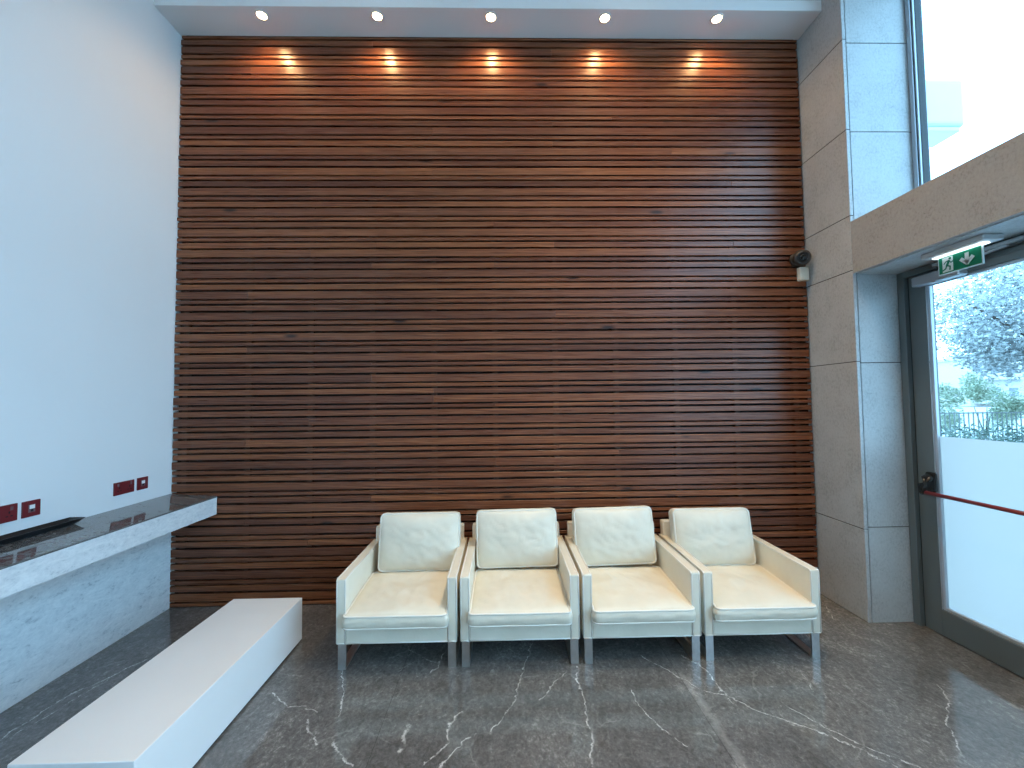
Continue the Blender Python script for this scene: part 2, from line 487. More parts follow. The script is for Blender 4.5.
# ------------------------------------------------------------------ slat cladding
P = .1724
bm = bmesh.new()
ztop = 4.5876 + 5 * P
joints = [-.066 + .503 * k for k in range(-5, 6)]
x0, x1 = XL + .004, XR - .010
rows = []
k = 0
while True:
    zt = ztop - k * P
    if zt < 0: break
    rows += [(zt, .0595), (zt - .0735, .0265), (zt - .115, .0415)]
    k += 1
for zt, h in rows:
    zb = zt - h
    if zt < .006: continue
    zb = max(zb, .004)
    if H - .001 < zt and zb < H + .09:    # boards stop at the bulkhead
        if zb < H - .004: zt = H - .001
        elif zt > H + .10: zb = H + .09
        else: continue
    cuts = [x0]
    if random.random() < .45: cuts.append(random.choice(joints[1:-1]))
    if random.random() < .06:
        c2 = random.choice(joints[1:-1])
        if all(abs(c2 - c) > .9 for c in cuts[1:]): cuts.append(c2)
    cuts = sorted(cuts) + [x1]
    for a, b in zip(cuts, cuts[1:]):
        ja = random.uniform(-.004, .004) if a == x0 else .0003
        dz = random.uniform(-.0009, .0009)
        add_box(bm, a + ja, random.uniform(-.0008, .0008), zb + dz, b - .0003 - (0 if b != x1 else random.uniform(0, .006)), .024, zt + dz, bev=.0016, seg=1)
slats = obj('slat_cladding', bm, M['wood'])
tag(slats, 'red-brown stained horizontal wooden slats covering the whole back wall', 'wall cladding')
for x in joints:
    if x0 + .03 < x < x1 - .03:
        boxobj('batten', (x - .021, .025, .004, x + .021, .0595, H - .004), M['batten'], slats)

# ------------------------------------------------------------------ recessed downlights
def downlight(x, y, z, r, label, group, lampmat, power, name='recessed_downlight', size=150, blend=.8, tilt=0.0):
    t = thing(name, label, 'downlight', (x, y, z), group)
    b = bmesh.new()
    add_lathe(b, [(r * .80, -.0005), (r * .84, -.006), (r * 1.12, -.0045), (r * 1.16, -.0002)], 36)
    obj('trim_ring', b, M['white'], t)
    b = bmesh.new()
    add_lathe(b, [(0.0001, -.0035), (r * .5, -.0035), (r * .81, -.002)], 32)
    obj('lens', b, lampmat, t)
    ld = bpy.data.lights.new('lamp', 'SPOT'); ld.energy = power; ld.color = (1., .62, .28)
    ld.spot_size = math.radians(size); ld.spot_blend = blend; ld.shadow_soft_size = r * .6
    lo = bpy.data.objects.new('lamp', ld); COL.objects.link(lo); lo.parent = t; lo.location = (0, 0, -.03)
    lo.rotation_euler = (tilt, 0, 0)
    return t
ORD = ['leftmost', 'second from left', 'middle', 'second from right', 'rightmost']
for x, w in zip(SPOTS, ORD):
    downlight(x, SY, H, .044, 'lit round warm downlight in the white bulkhead, %s of the five' % w, 'downlights in the bulkhead', M['lamp'], 13)

# general ceiling lamps of the hall (out of the picture, real fittings on the ceiling)
gi = 0
for yy in (-1.15, -3.0, -5.6):
    for xx in (-1.2, 1.1):
        gi += 1
        t = thing('ceiling_lamp', 'large round warm lamp on the high hall ceiling', 'ceiling lamp', (xx, yy, CEIL), 'lamps on the hall ceiling')
        b = bmesh.new(); add_lathe(b, [(.24, -.0002), (.24, -.05), (.225, -.055), (.215, -.04)], 40); obj('rim', b, M['white'], t)
        b = bmesh.new(); add_lathe(b, [(.0001, -.042), (.15, -.042), (.214, -.040)], 40); obj('diffuser', b, M['ceilinglamp'], t)
    ld = bpy.data.lights.new('lamp', 'SPOT'); ld.energy = 280 if yy > -4 else 160; ld.color = (1., .76, .48)
    ld.spot_size = math.radians(78 if yy > -4 else 110); ld.spot_blend = .9; ld.shadow_soft_size = .2
    lo = bpy.data.objects.new('lamp', ld); COL.objects.link(lo); lo.parent = t; lo.location = (0, 0, -.10)

# ------------------------------------------------------------------ counter along the left wall
ct = thing('counter', 'long wall-mounted counter with polished grey stone top and white marble apron', 'counter', (XL, 0, 0))
XC = XL + .367
b = bmesh.new(); add_box(b, .0005, -3.6, .860, XC - XL, -.0035, .870, bev=.0015, seg=1)
for v in b.verts: v.co.z += .024 * (1 - v.co.x / (XC - XL))      # falls slightly to the front
obj('worktop', b, M['top'], ct)
b = bmesh.new(); add_box(b, .0005, -3.6, .727, XC - XL - .001, -.0035, .8597, bev=.0015, seg=1)
obj('apron', b, M['marble'], ct)

# black tray lying against the wall
tr = thing('tray', 'long shallow black tray with flared rim on the counter against the wall', 'tray', (XL, 0, .8932))
b = bmesh.new()
def tray_shell(b, ye, yn, tk):
    # outline at base and rim, end flares out at 45 degrees
    base = [(.030, ye - .030), (.070, ye - .030), (.070, yn), (.030, yn)]
    rim = [(.003, ye), (.100, ye), (.100, yn), (.003, yn)]
    bi = [(.034, ye - .034), (.066, ye - .034), (.066, yn), (.034, yn)]
    ri = [(.008, ye - .006), (.095, ye - .006), (.095, yn), (.008, yn)]
    hz = .030
    vb = [b.verts.new((x, y, 0.0)) for x, y in base]
    vr = [b.verts.new((x, y, hz)) for x, y in rim]
    vri = [b.verts.new((x, y, hz)) for x, y in ri]
    vbi = [b.verts.new((x, y, .005)) for x, y in bi]
    b.faces.new(vb[::-1]); b.faces.new(vbi)
    for lo, hi in ((vb, vr), (vr, vri), (vri, vbi)):
        for i in range(4): b.faces.new((lo[i], lo[(i + 1) % 4], hi[(i + 1) % 4], hi[i]))
tray_shell(b, -.78, -2.0, .004)
obj('shell', b, M['tray'], tr)

# ------------------------------------------------------------------ red plates on the left wall
def plate(name, label, cat, y0, y1, z0, z1, kind, group):
    t = thing(name, label, cat, (XL, (y0 + y1) / 2, (z0 + z1) / 2), group)
    w = (y1 - y0) / 2; h = (z1 - z0) / 2
    b = bmesh.new(); add_box(b, .0003, -w, -h, .009, w, h, bev=.002)
    obj('face_plate', b, M['redplate'], t)
    if kind == 'double':
        for s in (-1, 1):
            b = bmesh.new()
            for dy, dz, hw, hh in ((0, .010, .0035, .006), (-.011, -.010, .0055, .0028), (.011, -.010, .0055, .0028)):
                add_box(b, .0085, s * w * .50 + dy - hw, dz - hh - .006, .0094, s * w * .50 + dy + hw, dz + hh - .006)
            obj('socket_holes', b, M['gasket'], t)
            b = bmesh.new(); add_box(b, .0088, s * w * .50 - .006 + s * .010, .014, .0125, s * w * .50 + .006 + s * .010, .034, bev=.001)
            sw = obj('switch', b, M['socket'], t); sw['label'] = 'grey rocker switch'
    else:
        b = bmesh.new(); add_box(b, .0085, -.017, -.020, .0105, .017, .024, bev=.001)
        ins = obj('insert', b, M['socket'], t)
        b = bmesh.new(); add_box(b, .0103, -.013, .0, .0130, .013, .021, bev=.001)
        i2 = obj('shutter', b, M['white'], ins); i2['label'] = 'white shutter'
        b = bmesh.new(); add_box(b, .0103, -.006, -.016, .0115, .006, -.003)
        obj('port', b, M['gasket'], ins)
G1, G2 = 'wide red socket plates', 'small red plates with white insert'
plate('double_socket', 'wide red socket plate further from the tray, close to the slatted wall', 'socket', -.498, -.343, .985, 1.072, 'double', G1)
plate('wall_outlet', 'small square red plate with white insert nearest the slatted wall', 'wall outlet', -.316, -.227, .985, 1.073, 'single', G2)
plate('double_socket', 'wide red socket plate cut by the left edge of the photo, above the tray', 'socket', -1.218, -1.063, .985, 1.077, 'double', G1)
plate('wall_outlet', 'small square red plate with white insert above the black tray', 'wall outlet', -1.040, -.950, .985, 1.074, 'single', G2)

# ------------------------------------------------------------------ bench
bn = thing('bench', 'long low white block bench lying in front of the counter', 'bench', (-1.608, -1.144, 0))
b = bmesh.new(); add_box(b, -.2305, -.6455, .012, .2305, .6455, .2858, bev=.003)
obj('body', b, M['bench'], bn)
b = bmesh.new(); add_box(b, -.215, -.63, .0, .215, .63, .0121)
pl = obj('plinth', b, M['black'], bn); pl['label'] = 'dark recessed plinth'

# ------------------------------------------------------------------ armchairs
def cushion_mesh(w, d, h, crown_t, crown_b, r, seed, wr=.006, nx=34, ny=30, nz=6, dimple=0., sag=0., flare=0.):
    """boxed cushion: w (x) by d (y) by h (z), rounded in plan, crowned top; centre at origin"""
    b = bmesh.new(); bmesh.ops.create_cube(b, size=2)
    bmesh.ops.delete(b, geom=b.faces[:], context='FACES'); b.free()
    b = bmesh.new(); vs = {}
    def V(i, j, k):
        if (i, j, k) not in vs: vs[(i, j, k)] = b.verts.new((2 * i / nx - 1, 2 * j / ny - 1, 2 * k / nz - 1))
        return vs[(i, j, k)]
    for i in range(nx):
        for j in range(ny):
            b.faces.new((V(i, j, 0), V(i, j + 1, 0), V(i + 1, j + 1, 0), V(i + 1, j, 0)))
            b.faces.new((V(i, j, nz), V(i + 1, j, nz), V(i + 1, j + 1, nz), V(i, j + 1, nz)))
    for k_ in range(nz):
        for i in range(nx):
            b.faces.new((V(i, 0, k_), V(i + 1, 0, k_), V(i + 1, 0, k_ + 1), V(i, 0, k_ + 1)))
            b.faces.new((V(i, ny, k_), V(i, ny, k_ + 1), V(i + 1, ny, k_ + 1), V(i + 1, ny, k_)))
        for j in range(ny):
            b.faces.new((V(0, j, k_), V(0, j, k_ + 1), V(0, j + 1, k_ + 1), V(0, j + 1, k_)))
            b.faces.new((V(nx, j, k_), V(nx, j + 1, k_), V(nx, j + 1, k_ + 1), V(nx, j, k_ + 1)))
    W, D = w / 2, d / 2
    def shape(u, v, s):
        x, y, z = u * W, v * D, s * h / 2
        qx = max(-(W - r), min(W - r, x)); qy = max(-(D - r), min(D - r, y))
        dx, dy = x - qx, y - qy
        l = math.hypot(dx, dy)
        if l > 1e-9:
            q = max(abs(dx), abs(dy)) / l; x, y = qx + dx * q, qy + dy * q
        cr = (1 - abs(u) ** 2.6) * (1 - abs(v) ** 2.6)
        cr = max(0, cr) ** .6
        n1 = noise.noise(Vector((u * 2.2 + seed, v * 2.2, seed * .7)))
        n2 = noise.noise(Vector((u * 5 + v * 3 + seed * 3, v * 2.0 - u * 1.5, seed)))
        ridge = (1 - abs(n2)) ** 4
        wrk = wr * (n1 * 1.2 + ridge * 1.0 - .5)
        if s > .99: z += crown_t * cr + wrk * cr - dimple * math.exp(-((u * 2.6) ** 2 + ((v - .45) * 3.2) ** 2))
        elif s < -.99: z -= crown_b * cr
        else:
            # slightly bulging border
            bul = (1 - s * s) * .010
            nn = bul + wr * .5 * noise.noise(Vector((u * 4 + seed, v * 4, s * 2)))
            if abs(u) > .999: x += math.copysign(nn, u)
            if abs(v) > .999: y += math.copysign(nn, v)
        z -= sag * (abs(u) ** 3) * (v > 0) * v * v
        if flare and v < -.86: x *= 1 + flare * min(1, (-.86 - v) / .07)
        return Vector((x, y, z))
    for v in b.verts: v.co = shape(*v.co)
    for f in b.faces: f.smooth = True
    loops = []
    for s in (1, -1):
        pts = []
        for i in range(nx): pts.append(shape(2 * i / nx - 1, -1, s))
        for j in range(ny): pts.append(shape(1, 2 * j / ny - 1, s))
        for i in range(nx, 0, -1): pts.append(shape(2 * i / nx - 1, 1, s))
        for j in range(ny, 0, -1): pts.append(shape(-1, 2 * j / ny - 1, s))
        # drop coincident points
        out = [pts[0]]
        for p in pts[1:]:
            if (p - out[-1]).length > 1e-4: out.append(p)
        loops.append(out)
    return b, loops

def armchair(cx, label, seed, back_w=.585, back_tilt=.20, back_dx=0., back_roll=0., back_top=.80):
    t = thing('armchair', label, 'armchair', (cx, 0, 0), 'white leather armchairs along the slatted wall')
    HW = .362; AW = .056; YF, YB = -.832, -.075; Z0, ZA = .153, .537
    for s in (-1, 1):
        b = bmesh.new()
        xa, xb = (-HW, -HW + AW) if s < 0 else (HW - AW, HW)
        add_box(b, xa, YF, Z0, xb, YB - .01, ZA, bev=.010, seg=3)
        for f in b.faces: f.smooth = True
        arm = obj('arm', b, M['leather'], t)
        b = bmesh.new()
        for x in (xa + .004, xb - .004):    # welt along the top edges and down the front
            add_tube(b, [(x, YF + .004, Z0 + .006), (x, YF + .003, ZA - .014), (x, YF + .006, ZA - .006), (x, YF + .016, ZA - .002), (x, YB - .02, ZA - .002)], .0058, 8)
        add_tube(b, [(xa + .004, YF + .002, Z0 + .004), (xb - .004, YF + .002, Z0 + .004)], .004, 8)
        obj('piping', b, M['piping'], arm)
    b = bmesh.new(); add_box(b, -HW + AW - .002, YF + .004, Z0, HW - AW + .002, YB - .02, .246, bev=.008, seg=2)
    rail = obj('seat_frame', b, M['leather'], t)
    b = bmesh.new(); add_tube(b, [(-HW + AW, YF + .004, Z0 + .003), (HW - AW, YF + .004, Z0 + .003)], .004, 8)
    obj('piping', b, M['piping'], rail)
    # back panel, slightly raked
    b = bmesh.new(); add_box(b, -HW + .024, -.042, 0, HW - .024, .030, .492, bev=.012, seg=3)
    for f in b.faces: f.smooth = True
    bk = obj('backrest', b, M['leather'], t, loc=(0, -.112, Z0 + .001)); bk.rotation_euler = (-.06, 0, 0)
    b = bmesh.new()
    xx = HW - .028
    add_tube(b, [(-xx, -.038, .26), (-xx, -.038, .475), (-xx + .012, -.038, .488), (xx - .012, -.038, .488), (xx, -.038, .475), (xx, -.038, .26)], .0042, 8)
    obj('piping', b, M['piping'], bk)
    # seat cushion
    b, lp = cushion_mesh(.600, .585, .071, .040, .004, .032, seed, wr=.010, dimple=.014, flare=.03)
    sc_ = obj('seat_cushion', b, M['leather'], t, loc=(0, -.588, .3155)); sc_.rotation_euler = (.052, 0, 0)
    b = bmesh.new()
    for q in lp: add_tube(b, q, .0062, 8, closed=True)
    obj('piping', b, M['piping'], sc_)
    # back cushion, stands on the seat and leans on the back panel
    hgt = .392
    b, lp = cushion_mesh(back_w, hgt, .080, .055, .020, .030, seed + 11, wr=.0065, sag=-.0)
    bc = obj('back_cushion', b, M['leather'], t)
    rot = Matrix.Rotation(back_roll, 4, 'Y') @ Matrix.Rotation(PI / 2 - back_tilt, 4, 'X')
    bc.rotation_euler = rot.to_euler()
    bc.location = (back_dx, -.262, back_top - hgt / 2 * math.cos(back_tilt) - .016)
    b = bmesh.new()
    for q in lp: add_tube(b, q, .0058, 8, closed=True)
    obj('piping', b, M['piping'], bc)
    # sled legs of flat steel bar
    for s in (-1, 1):
        b = bmesh.new(); xc = s * (.354 - .024); hw = .024; tk = .011
        yf, yb = -.822, -.125
        out = [(yf, 0), (yb, 0), (yb, Z0 + .006), (yb - tk, Z0 + .006), (yb - tk, tk), (yf + tk, tk), (yf + tk, Z0 + .006), (yf, Z0 + .006)]
        add_prism(b, [(xc - hw, y, z) for y, z in out], (2 * hw, 0, 0))
        obj('sled_leg', b, M['steel'], t)
    return t
armchair(-.657, 'white leather armchair farthest left, nearest the low white bench', 1.3, .575, .20, .030, .0, .780)
armchair(.087, 'white leather armchair second from left of the row', 4.1, .585, .19, .003, -.012, .793)
armchair(.833, 'white leather armchair second from right of the row', 7.7, .580, .18, -.020, -.02, .796)
armchair(1.578, 'white leather armchair farthest right, nearest the grey stone pier', 9.9, .572, .20, -.024, .0, .777)

# ------------------------------------------------------------------ security camera and box at the pier
cm = thing('security_camera', 'dark turret security camera on the slats beside the stone pier', 'security camera', (XR - .095, 0, 2.757))
b = bmesh.new(); mt = Matrix.Rotation(PI / 2, 4, 'X')
add_lathe(b, [(.058, .0), (.059, .016), (.052, .024), (.02, .028), (.0001, .028)], 32, mt)
obj('mount', b, M['camera'], cm)
dirv = Vector((-.36, -.9, -.22)).normalized()
rot = dirv.to_track_quat('Z', 'Y').to_matrix().to_4x4()
ctr = Matrix.Translation((.006, -.062, 0)) @ rot
b = bmesh.new()
pr = [(.0001, -.050)] + [(.066 * math.cos(a), .050 * math.sin(a)) for a in [math.radians(x) for x in range(-80, 41, 10)]] + [(.044, .038), (.036, .028), (.0001, .028)]
add_lathe(b, pr, 36, ctr)
obj('body', b, M['camera'], cm)
b = bmesh.new()
add_lathe(b, [(.024, .028), (.026, .042), (.018, .045), (.016, .034), (.0001, .032)], 28, ctr)
obj('lens', b, M['blackgloss'], cm)
jb = thing('junction_box', 'small cream box on the slats just below the dark security camera', 'junction box', (XR - .056, 0, 2.632))
b = bmesh.new(); add_box(b, -.038, -.045, -.056, .038, -.0001, .056, bev=.006, seg=3)
obj('housing', b, M['cream'], jb)
b = bmesh.new(); add_box(b, -.033, -.0465, -.050, .033, -.0449, .050, bev=.0006, seg=1)
obj('lid', b, M['cream'], jb)

# ------------------------------------------------------------------ door (structure)
dr = bpy.data.objects.new('door_1', None); COL.objects.link(dr); dr['kind'] = 'structure'; dr.location = (XD, YA, 0)
def dpart(name, boxes, m, parent=dr, bev=.002):
    b = bmesh.new()
    for q in boxes:
        x0_, y0_, z0_, x1_, y1_, z1_ = q
        add_box(b, x0_ - XD, y0_ - YA, z0_, x1_ - XD, y1_ - YA, z1_, bev=bev, seg=1)
    return obj(name, b, m, parent)
YJ = YA - .001
DW = .98     # leaf width
Y0 = YA - .113  # leaf edge
Y1 = Y0 - DW
HD = ZB0 - .008
# fixed frame: jamb with a step, head
dpart('frame', [(XD - .022, YJ - .052, .001, XD + .10, YJ, HD), (XD + .012, YJ - .109, .001, XD + .10, YJ - .052, HD - .03),
                (XD - .022, -2.64, HD - .045, XD + .10, YJ - .052, HD), (XD + .012, -2.60, HD - .075, XD + .10, YJ - .109, HD - .045),
                (XD - .022, -2.70, .001, XD + .10, -2.60, HD)], M['frame'])
dpart('gasket', [(XD + .008, YJ - .0525, .002, XD + .012, YJ - .047, HD - .045), (XD + .010, YJ - .1125, .006, XD + .03, YJ - .109, HD - .08)], M['gasket'], bev=0)
for i, yy in enumerate((Y0, Y0 - DW - .008)):
    ST = .068
    yb_, ya_ = yy - DW, yy
    zt_ = HD - .078
    lf = dpart('leaf', [(XD, ya_ - ST, .008, XD + .06, ya_, zt_), (XD, yb_, .008, XD + .06, yb_ + ST, zt_),
                        (XD, yb_ + ST, .008, XD + .06, ya_ - ST, .176), (XD, yb_ + ST, zt_ - .045, XD + .06, ya_ - ST, zt_)], M['frame'])
    gx = XD + .035
    be = dpart('glazing_bead', [(XD + .012, ya_ - ST - .018, .176, XD + .034, ya_ - ST, zt_ - .045), (XD + .012, yb_ + ST, .176, XD + .034, yb_ + ST + .018, zt_ - .045),
                           (XD + .012, yb_ + ST + .018, .176, XD + .034, ya_ - ST - .018, .194), (XD + .012, yb_ + ST + .018, zt_ - .063, XD + .034, ya_ - ST - .018, zt_ - .045)], M['framelight'], lf)
    be['label'] = 'pale metal glazing bead'
    dpart('glass_pane', [(gx, yb_ + ST, .177, gx + .006, ya_ - ST, zt_ - .046)], M['glass'], lf, bev=0)
    b = bmesh.new()
    vs = [b.verts.new((gx - .0006 - XD, y - YA, z)) for y, z in ((yb_ + ST, .194), (ya_ - ST, .194), (ya_ - ST, 1.329), (yb_ + ST, 1.329))]
    b.faces.new(vs); fo = obj('frosted_film', b, M['frost'], lf); fo['label'] = 'frosted lower half of the pane'
    # push bar with its end brackets
    bx = XD - .075
    ys, ye = ya_ - .055, yb_ + .055
    b = bmesh.new(); add_tube(b, [(bx - XD, ys - YA, .953), (bx - XD, ye - YA, .953)], .0125, 14)
    pb = obj('push_bar', b, M['red'], lf); pb['label'] = 'red push bar'
    for yq in (ys, ye):
        b = bmesh.new()
        add_box(b, XD - .022 - XD, yq - .034 - YA, .952, -.0005, yq + .034 - YA, 1.085, bev=.016, seg=4)
        add_tube(b, [(-.012, yq - YA, 1.055), (-.050, yq - YA, 1.040), (-.075, yq - YA, 1.0), (-.080, yq - YA, .953), (-.077, yq - YA, .940)], [.026, .027, .025, .020, .012], 14)
        obj('push_bar_bracket', b, M['blackgloss'], lf)
    if i == 0:
        # vertical steel edge strip
        st = dpart('edge_strip', [(XD + .002, ya_ - ST - .004, .176, XD + .012, ya_ - ST + .004, zt_ - .045)], M['chrome'], lf, bev=0)
        cl = dpart('door_closer', [(XD - .065, ya_ - .34, zt_ - .060, XD - .0005, ya_ - .035, zt_ + .004)], M['closer'], lf, bev=.006)
        cl['label'] = 'silver door closer'
        dpart('closer_cover', [(XD - .0655, ya_ - .20, zt_ - .066, XD - .02, ya_ - .18, zt_ + .005)], M['closer'], cl, bev=.001)
        dpart('closer_rail', [(XD - .055, ya_ - .66, HD - .038, XD - .0305, ya_ - .17, HD - .016)], M['closer'], lf, bev=.003)
        b = bmesh.new(); add_tube(b, [(XD - .04 - XD, ya_ - .20 - YA, zt_ + .006), (XD - .042 - XD, ya_ - .58 - YA, HD - .040)], .008, 10)
        obj('closer_arm', b, M['closer'], lf)

# ------------------------------------------------------------------ upper window (structure)
wn = bpy.data.objects.new('window_1', None); COL.objects.link(wn); wn['kind'] = 'structure'; wn.location = (XU, YA, ZB1)
def wpart(name, boxes, m, parent=wn, bev=.002):
    b = bmesh.new()
    for x0_, y0_, z0_, x1_, y1_, z1_ in boxes:
        add_box(b, x0_ - XU, y0_ - YA, z0_ - ZB1, x1_ - XU, y1_ - YA, z1_ - ZB1, bev=bev, seg=1)
    return obj(name, b, m, parent)
ZT = 4.848
wpart('frame', [(XU, YJ - .030, ZB1, XU + .10, YJ, ZT), (XU + .014, YJ - .042, ZB1 + .03, XU + .09, YJ - .030, ZT - .03),
                (XU, -4.895, ZB1, XU + .10, -4.86, ZT), (XU, -4.86, ZB1 + .001, XU + .10, YJ - .030, ZB1 + .03), (XU, -4.86, ZT - .05, XU + .10, YJ - .030, ZT),
                (XU, -2.7, ZB1 + .03, XU + .10, -2.64, ZT - .05)], M['framelight'])
wpart('gasket', [(XU + .010, YJ - .0335, ZB1 + .03, XU + .014, YJ - .030, ZT - .05), (XU + .03, YJ - .045, ZB1 + .03, XU + .08, YJ - .042, ZT - .05)], M['gasket'], bev=0)
wpart('glass_pane', [(XU + .05, -2.645, ZB1 + .028, XU + .056, YJ - .041, ZT - .048)], M['glass'], bev=0)
wpart('glass_pane', [(XU + .05, -4.862, ZB1 + .028, XU + .056, -2.698, ZT - .048)], M['glass'], bev=0)

# window in the rear part of the right wall
rw2 = bpy.data.objects.new('window_2', None); COL.objects.link(rw2); rw2['kind'] = 'structure'; rw2.location = (XU, -6.8, .9)
b = bmesh.new()
for q in [(-.02, -1.2, 0, .08, -1.12, CEIL - .9), (-.02, 1.12, 0, .08, 1.2, CEIL - .9), (-.02, -.04, 0, .08, .04, CEIL - .9), (-.02, -1.2, 0, .08, 1.2, .06), (-.02, -1.2, 2.3, .08, 1.2, 2.38)]:
    add_box(b, *q, bev=.003, seg=1)
obj('frame', b, M['frame'], rw2)
b = bmesh.new(); add_box(b, .03, -1.15, .03, .036, 1.15, CEIL - .9); obj('glass_pane', b, M['glass'], rw2)

# ------------------------------------------------------------------ exit sign under the beam
ES = (2.722, -1.025, ZB0 - .006)
ex = thing('exit_sign', 'green illuminated emergency exit sign hanging under the stone beam', 'exit sign', ES)
b = bmesh.new(); add_box(b, -.060, -.175, -.034, .060, .175, -.0005, bev=.008, seg=2)
obj('housing', b, M['closer2'], ex)
b = bmesh.new(); add_box(b, -.020, -.14, -.0405, .020, .14, -.0378); obj('light_diffuser', b, M['led'], ex)
b = bmesh.new(); add_box(b, -.004, -.122, -.152, .004, .122, -.0395, bev=.001, seg=1)
pn = obj('sign_panel', b, M['signedge'], ex); pn['label'] = 'clear-edged green sign panel'
b = bmesh.new(); add_box(b, -.0052, -.115, -.146, -.0040, .115, -.046); obj('green_field', b, M['green'], pn)
# y runs from -.115 (right in the picture) to .115 (left)
def flat(b, pts, x=-.0062, t=.0009):
    add_prism(b, [(x, y, z) for y, z in pts], (t, 0, 0))
b = bmesh.new(); flat(b, [(.094, -.140), (.034, -.140), (.034, -.052), (.094, -.052)]); obj('doorway_symbol', b, M['signwhite'], pn)
def limb(b, pts, w):
    for (y0_, z0_), (y1_, z1_) in zip(pts, pts[1:]):
        d = Vector((y1_ - y0_, z1_ - z0_)); d.normalize(); n_ = Vector((-d.y, d.x)) * w / 2; e = d * w * .25
        flat(b, [(y0_ - e.x + n_.x, z0_ - e.y + n_.y), (y1_ + e.x + n_.x, z1_ + e.y + n_.y), (y1_ + e.x - n_.x, z1_ + e.y - n_.y), (y0_ - e.x - n_.x, z0_ - e.y - n_.y)], -.0070, .0009)
b = bmesh.new()
flat(b, [(.050 + .0075 * math.cos(a * PI / 8), -.063 + .0075 * math.sin(a * PI / 8)) for a in range(16)], -.0070, .0009)
limb(b, [(.056, -.076), (.068, -.104)], .014)                 # trunk, leaning
limb(b, [(.056, -.076), (.044, -.090), (.034, -.084)], .0055)  # leading arm
limb(b, [(.058, -.075), (.074, -.078), (.084, -.090)], .0055)  # trailing arm
limb(b, [(.066, -.103), (.050, -.112), (.052, -.132)], .0075)  # leading leg
limb(b, [(.069, -.103), (.076, -.120), (.092, -.128)], .0075)  # trailing leg
obj('running_figure', b, M['green'], pn)
b = bmesh.new()
limb(b, [(-.042, -.066), (-.042, -.112)], .021)
limb(b, [(-.042, -.122), (-.072, -.092)], .021)
limb(b, [(-.042, -.122), (-.012, -.092)], .021)
obj('arrow', b, M['signwhite'], pn)

# ------------------------------------------------------------------ outdoors
bm = bmesh.new(); add_box(bm, XU + .16, -60, -.20, 160, 160, -.06)
add_box(bm, -60, -60, -.20, XU + .16, ROOM_Y - .25, -.06)
gr = struct('ground', bm, M['ground'])

def leaves(b, centre, rad, n, size, seed, shell=.55, blobs=0):
    rnd = random.Random(seed)
    cs = [(Vector(centre), Vector(rad))]
    if blobs:
        cs = []
        for _ in range(blobs):
            while True:
                d = Vector((rnd.uniform(-1, 1), rnd.uniform(-1, 1), rnd.uniform(-1, 1)))
                if d.length < .8: break
            cs.append((Vector(centre) + Vector((d.x * rad[0], d.y * rad[1], d.z * rad[2])), Vector(rad) * rnd.uniform(.25, .42)))
    for _ in range(n):
        c, r = rnd.choice(cs)
        d = Vector((rnd.gauss(0, 1), rnd.gauss(0, 1), rnd.gauss(0, 1))).normalized() * rnd.uniform(shell, 1) 
        p = c + Vector((d.x * r.x, d.y * r.y, d.z * r.z))
        if p.z < .02: continue
        s = size * rnd.uniform(.6, 1.3)
        ax = Vector((rnd.gauss(0, 1), rnd.gauss(0, 1), rnd.gauss(0, .6))).normalized()
        sd = ax.cross(Vector((rnd.gauss(0, 1), rnd.gauss(0, 1), rnd.gauss(0, 1)))).normalized()
        nn = ax.cross(sd) * s * .12
        vs = [b.verts.new(q) for q in (p - ax * s, p + sd * s * .45 + nn, p + ax * s, p - sd * s * .45 + nn)]
        b.faces.new(vs)

def tree(loc, h, rad, n, label, seed, size=.10, low=None):
    t = thing('tree', label, 'tree', loc)
    b = bmesh.new(); leaves(b, (0, 0, h), rad, n, size, seed, .35, 26); obj('crown', b, M['leaf'], t)
    b = bmesh.new()
    add_tube(b, [(0, 0, 0), (.06, .02, h * .35), (0, 0, h * .7), (-.1, 0, h + rad[2] * .3)], [.22, .17, .13, .04], 10)
    for k_ in range(6):
        a = k_ * 1.05 + seed
        add_tube(b, [(0, 0, h * .6), (math.cos(a) * rad[0] * .35, math.sin(a) * rad[1] * .35, h * .85), (math.cos(a) * rad[0] * .75, math.sin(a) * rad[1] * .75, h + .4)], [.08, .05, .02], 7)
    obj('trunk', b, M['bark'], t)
CY = -3.418
tree((17.2, CY + 12.3, -.05), 4.35, (4.0, 3.6, 2.3), 24000, 'large tree standing outside beyond the glass door, leaves coloured pale as if hazy', 3, .075)

# hedge, railing, shrubs
t = thing('hedge', 'dark clipped hedge in front of the railing outside', 'hedge', (14.5, CY + 10.3, -.05))
b = bmesh.new()
rnd = random.Random(5)
for i in range(30):
    leaves(b, (-5.6 + i * .40, 0, .48), (.42, .50, .47), 240, .055, i, .6)
obj('foliage', b, M['leaf3'], t)

RY = CY + 13.2
t = thing('railing', 'dark metal railing with thin upright bars behind the hedge', 'railing', (16.5, RY, -.05))
b = bmesh.new()
add_box(b, -7, -.02, .13, 7, .02, .17); obj('rail', b, M['railing'], t)
b = bmesh.new(); add_box(b, -7, -.02, 1.08, 7, .02, 1.12)
obj('rail', b, M['railing'], t)
b = bmesh.new(); add_box(b, -.012, -.012, .0, .012, .012, 1.13)
bar = obj('bar', b, M['railing'], t, loc=(-7, 0, 0))
for i in range(1, 90):
    c = bar.copy(); COL.objects.link(c); c.parent = t; c.location = (-7 + i * 14 / 89., 0, 0)

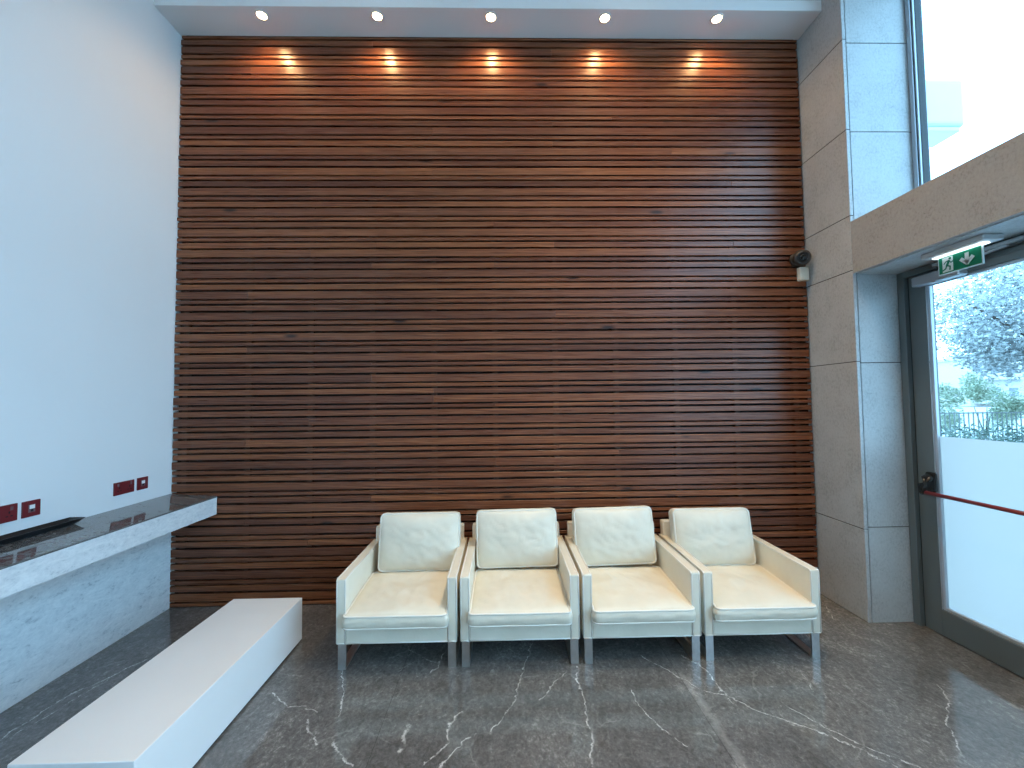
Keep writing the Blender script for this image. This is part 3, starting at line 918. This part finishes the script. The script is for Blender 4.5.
SH = [(15.6, 15.0, 1.25, 'pale green shrub behind the railing, left in the door glass', 11),
      (18.6, 15.8, 1.35, 'pale green rounded shrub behind the railing, middle of the door glass', 12),
      (21.7, 15.6, 1.3, 'pale green shrub behind the railing, right in the door glass', 13)]
for x, yf, hh, lb, sd in SH:
    t = thing('shrub', lb, 'shrub', (x, CY + yf, -.05), 'shrubs behind the railing')
    b = bmesh.new(); leaves(b, (0, 0, hh), (1.45, 1.0, hh), 5200, .055, sd, .3, 12); obj('foliage', b, M['leaf2'], t)
    b = bmesh.new()
    for k_ in range(3): add_tube(b, [(0, 0, 0), (math.cos(k_ * 2.1) * .3, math.sin(k_ * 2.1) * .25, hh * .9)], [.03, .01], 6)
    obj('stem', b, M['bark'], t)

def building(loc, w, d, h, nx, nz, label):
    t = thing('apartment_building', label, 'building', loc, 'pale buildings in the distance')
    boxobj('wall', (-w / 2, -d / 2, 0, w / 2, d / 2, h), M['render'], t)
    boxobj('parapet', (-w / 2 - .25, -d / 2 - .25, h, w / 2 + .25, d / 2 + .25, h + .5), M['render'], t)
    for j in range(nz):
        boxobj('balcony', (-w * .46, -d / 2 - 1.1, (j + .12) * h / nz - .0, w * .1, -d / 2 - .001, (j + .12) * h / nz + 1.0), M['render'], t)
        for i in range(nx):
            cx_ = -w / 2 + (i + .5) * w / nx; z0_ = (j + .35) * h / nz
            boxobj('window', (cx_ - w / nx * .25, -d / 2 - .06, z0_, cx_ + w / nx * .25, -d / 2 + .05, z0_ + h / nz * .42), M['buildglass'], t)
building((79, CY + 68, 0), 14, 10, 7.2, 5, 2, 'low pale building far off, left in the door glass')
building((92, CY + 74, 0), 11, 10, 8.8, 4, 3, 'pale three-storey building far off, right in the door glass')

# pale box on a bracket outside the upper window
bxo = thing('wall_box', 'pale teal box fixed outside the upper window at its left edge', 'box', (4.60, .78, 4.30))
b = bmesh.new(); add_box(b, -.30, -.16, .05, .145, .16, .55, bev=.045, seg=4)
obj('body', b, M['tealbox'], bxo)
b = bmesh.new(); add_box(b, -.27, -.14, .0, .10, .14, .052, bev=.015, seg=2)
obj('base_tray', b, M['tealbox'], bxo)
b = bmesh.new(); add_box(b, -1.41, -.05, .22, -.29, .05, .34, bev=.01, seg=1)
obj('bracket', b, M['framelight'], bxo)

# ------------------------------------------------------------------ sky
w = bpy.data.worlds.new('World'); sc.world = w; w.use_nodes = True
nt = w.node_tree; bg = nt.nodes['Background']
tc = nt.nodes.new('ShaderNodeTexCoord')
sp = nt.nodes.new('ShaderNodeSeparateXYZ'); L(nt, tc.outputs['Generated'], sp.inputs[0])
cl = ramp(nt, sp.outputs['Z'], [(.0, (.44, .74, 1.0)), (.35, (.37, .69, 1.0)), (1.0, (.33, .66, 1.0))])
L(nt, cl, bg.inputs[0]); bg.inputs[1].default_value = 5.9

# ------------------------------------------------------------------ camera
F, PITCH, YAW, ROLL, D, HC = 417.53, .0411, .0211, -.0114, 3.4183, 1.6
cy, sy = math.cos(YAW), math.sin(YAW); cp, s_p = math.cos(PITCH), math.sin(PITCH)
X = Vector((cy, -sy, 0)); FW = Vector((sy * cp, cy * cp, s_p)); U = Vector((-sy * s_p, -cy * s_p, cp))
cr, sr = math.cos(ROLL), math.sin(ROLL)
X2 = X * cr + U * sr; U2 = -X * sr + U * cr
cd = bpy.data.cameras.new('camera'); co_ = bpy.data.objects.new('camera', cd); COL.objects.link(co_)
cd.sensor_width = 36; cd.lens = F / 1024 * 36; cd.clip_start = .05; cd.clip_end = 400
co_.matrix_world = Matrix(((X2.x, U2.x, -FW.x, 0), (X2.y, U2.y, -FW.y, -D), (X2.z, U2.z, -FW.z, HC), (0, 0, 0, 1)))
sc.camera = co_

vs = sc.view_settings
vs.view_transform = 'Standard'; vs.look = 'None'; vs.gamma = 1; vs.use_curve_mapping = False
vs.exposure = 0.47
sc.cycles.use_denoising = True
sc.cycles.max_bounces = 10; sc.cycles.diffuse_bounces = 6; sc.cycles.transparent_max_bounces = 16
sc.cycles.sample_clamp_indirect = 8
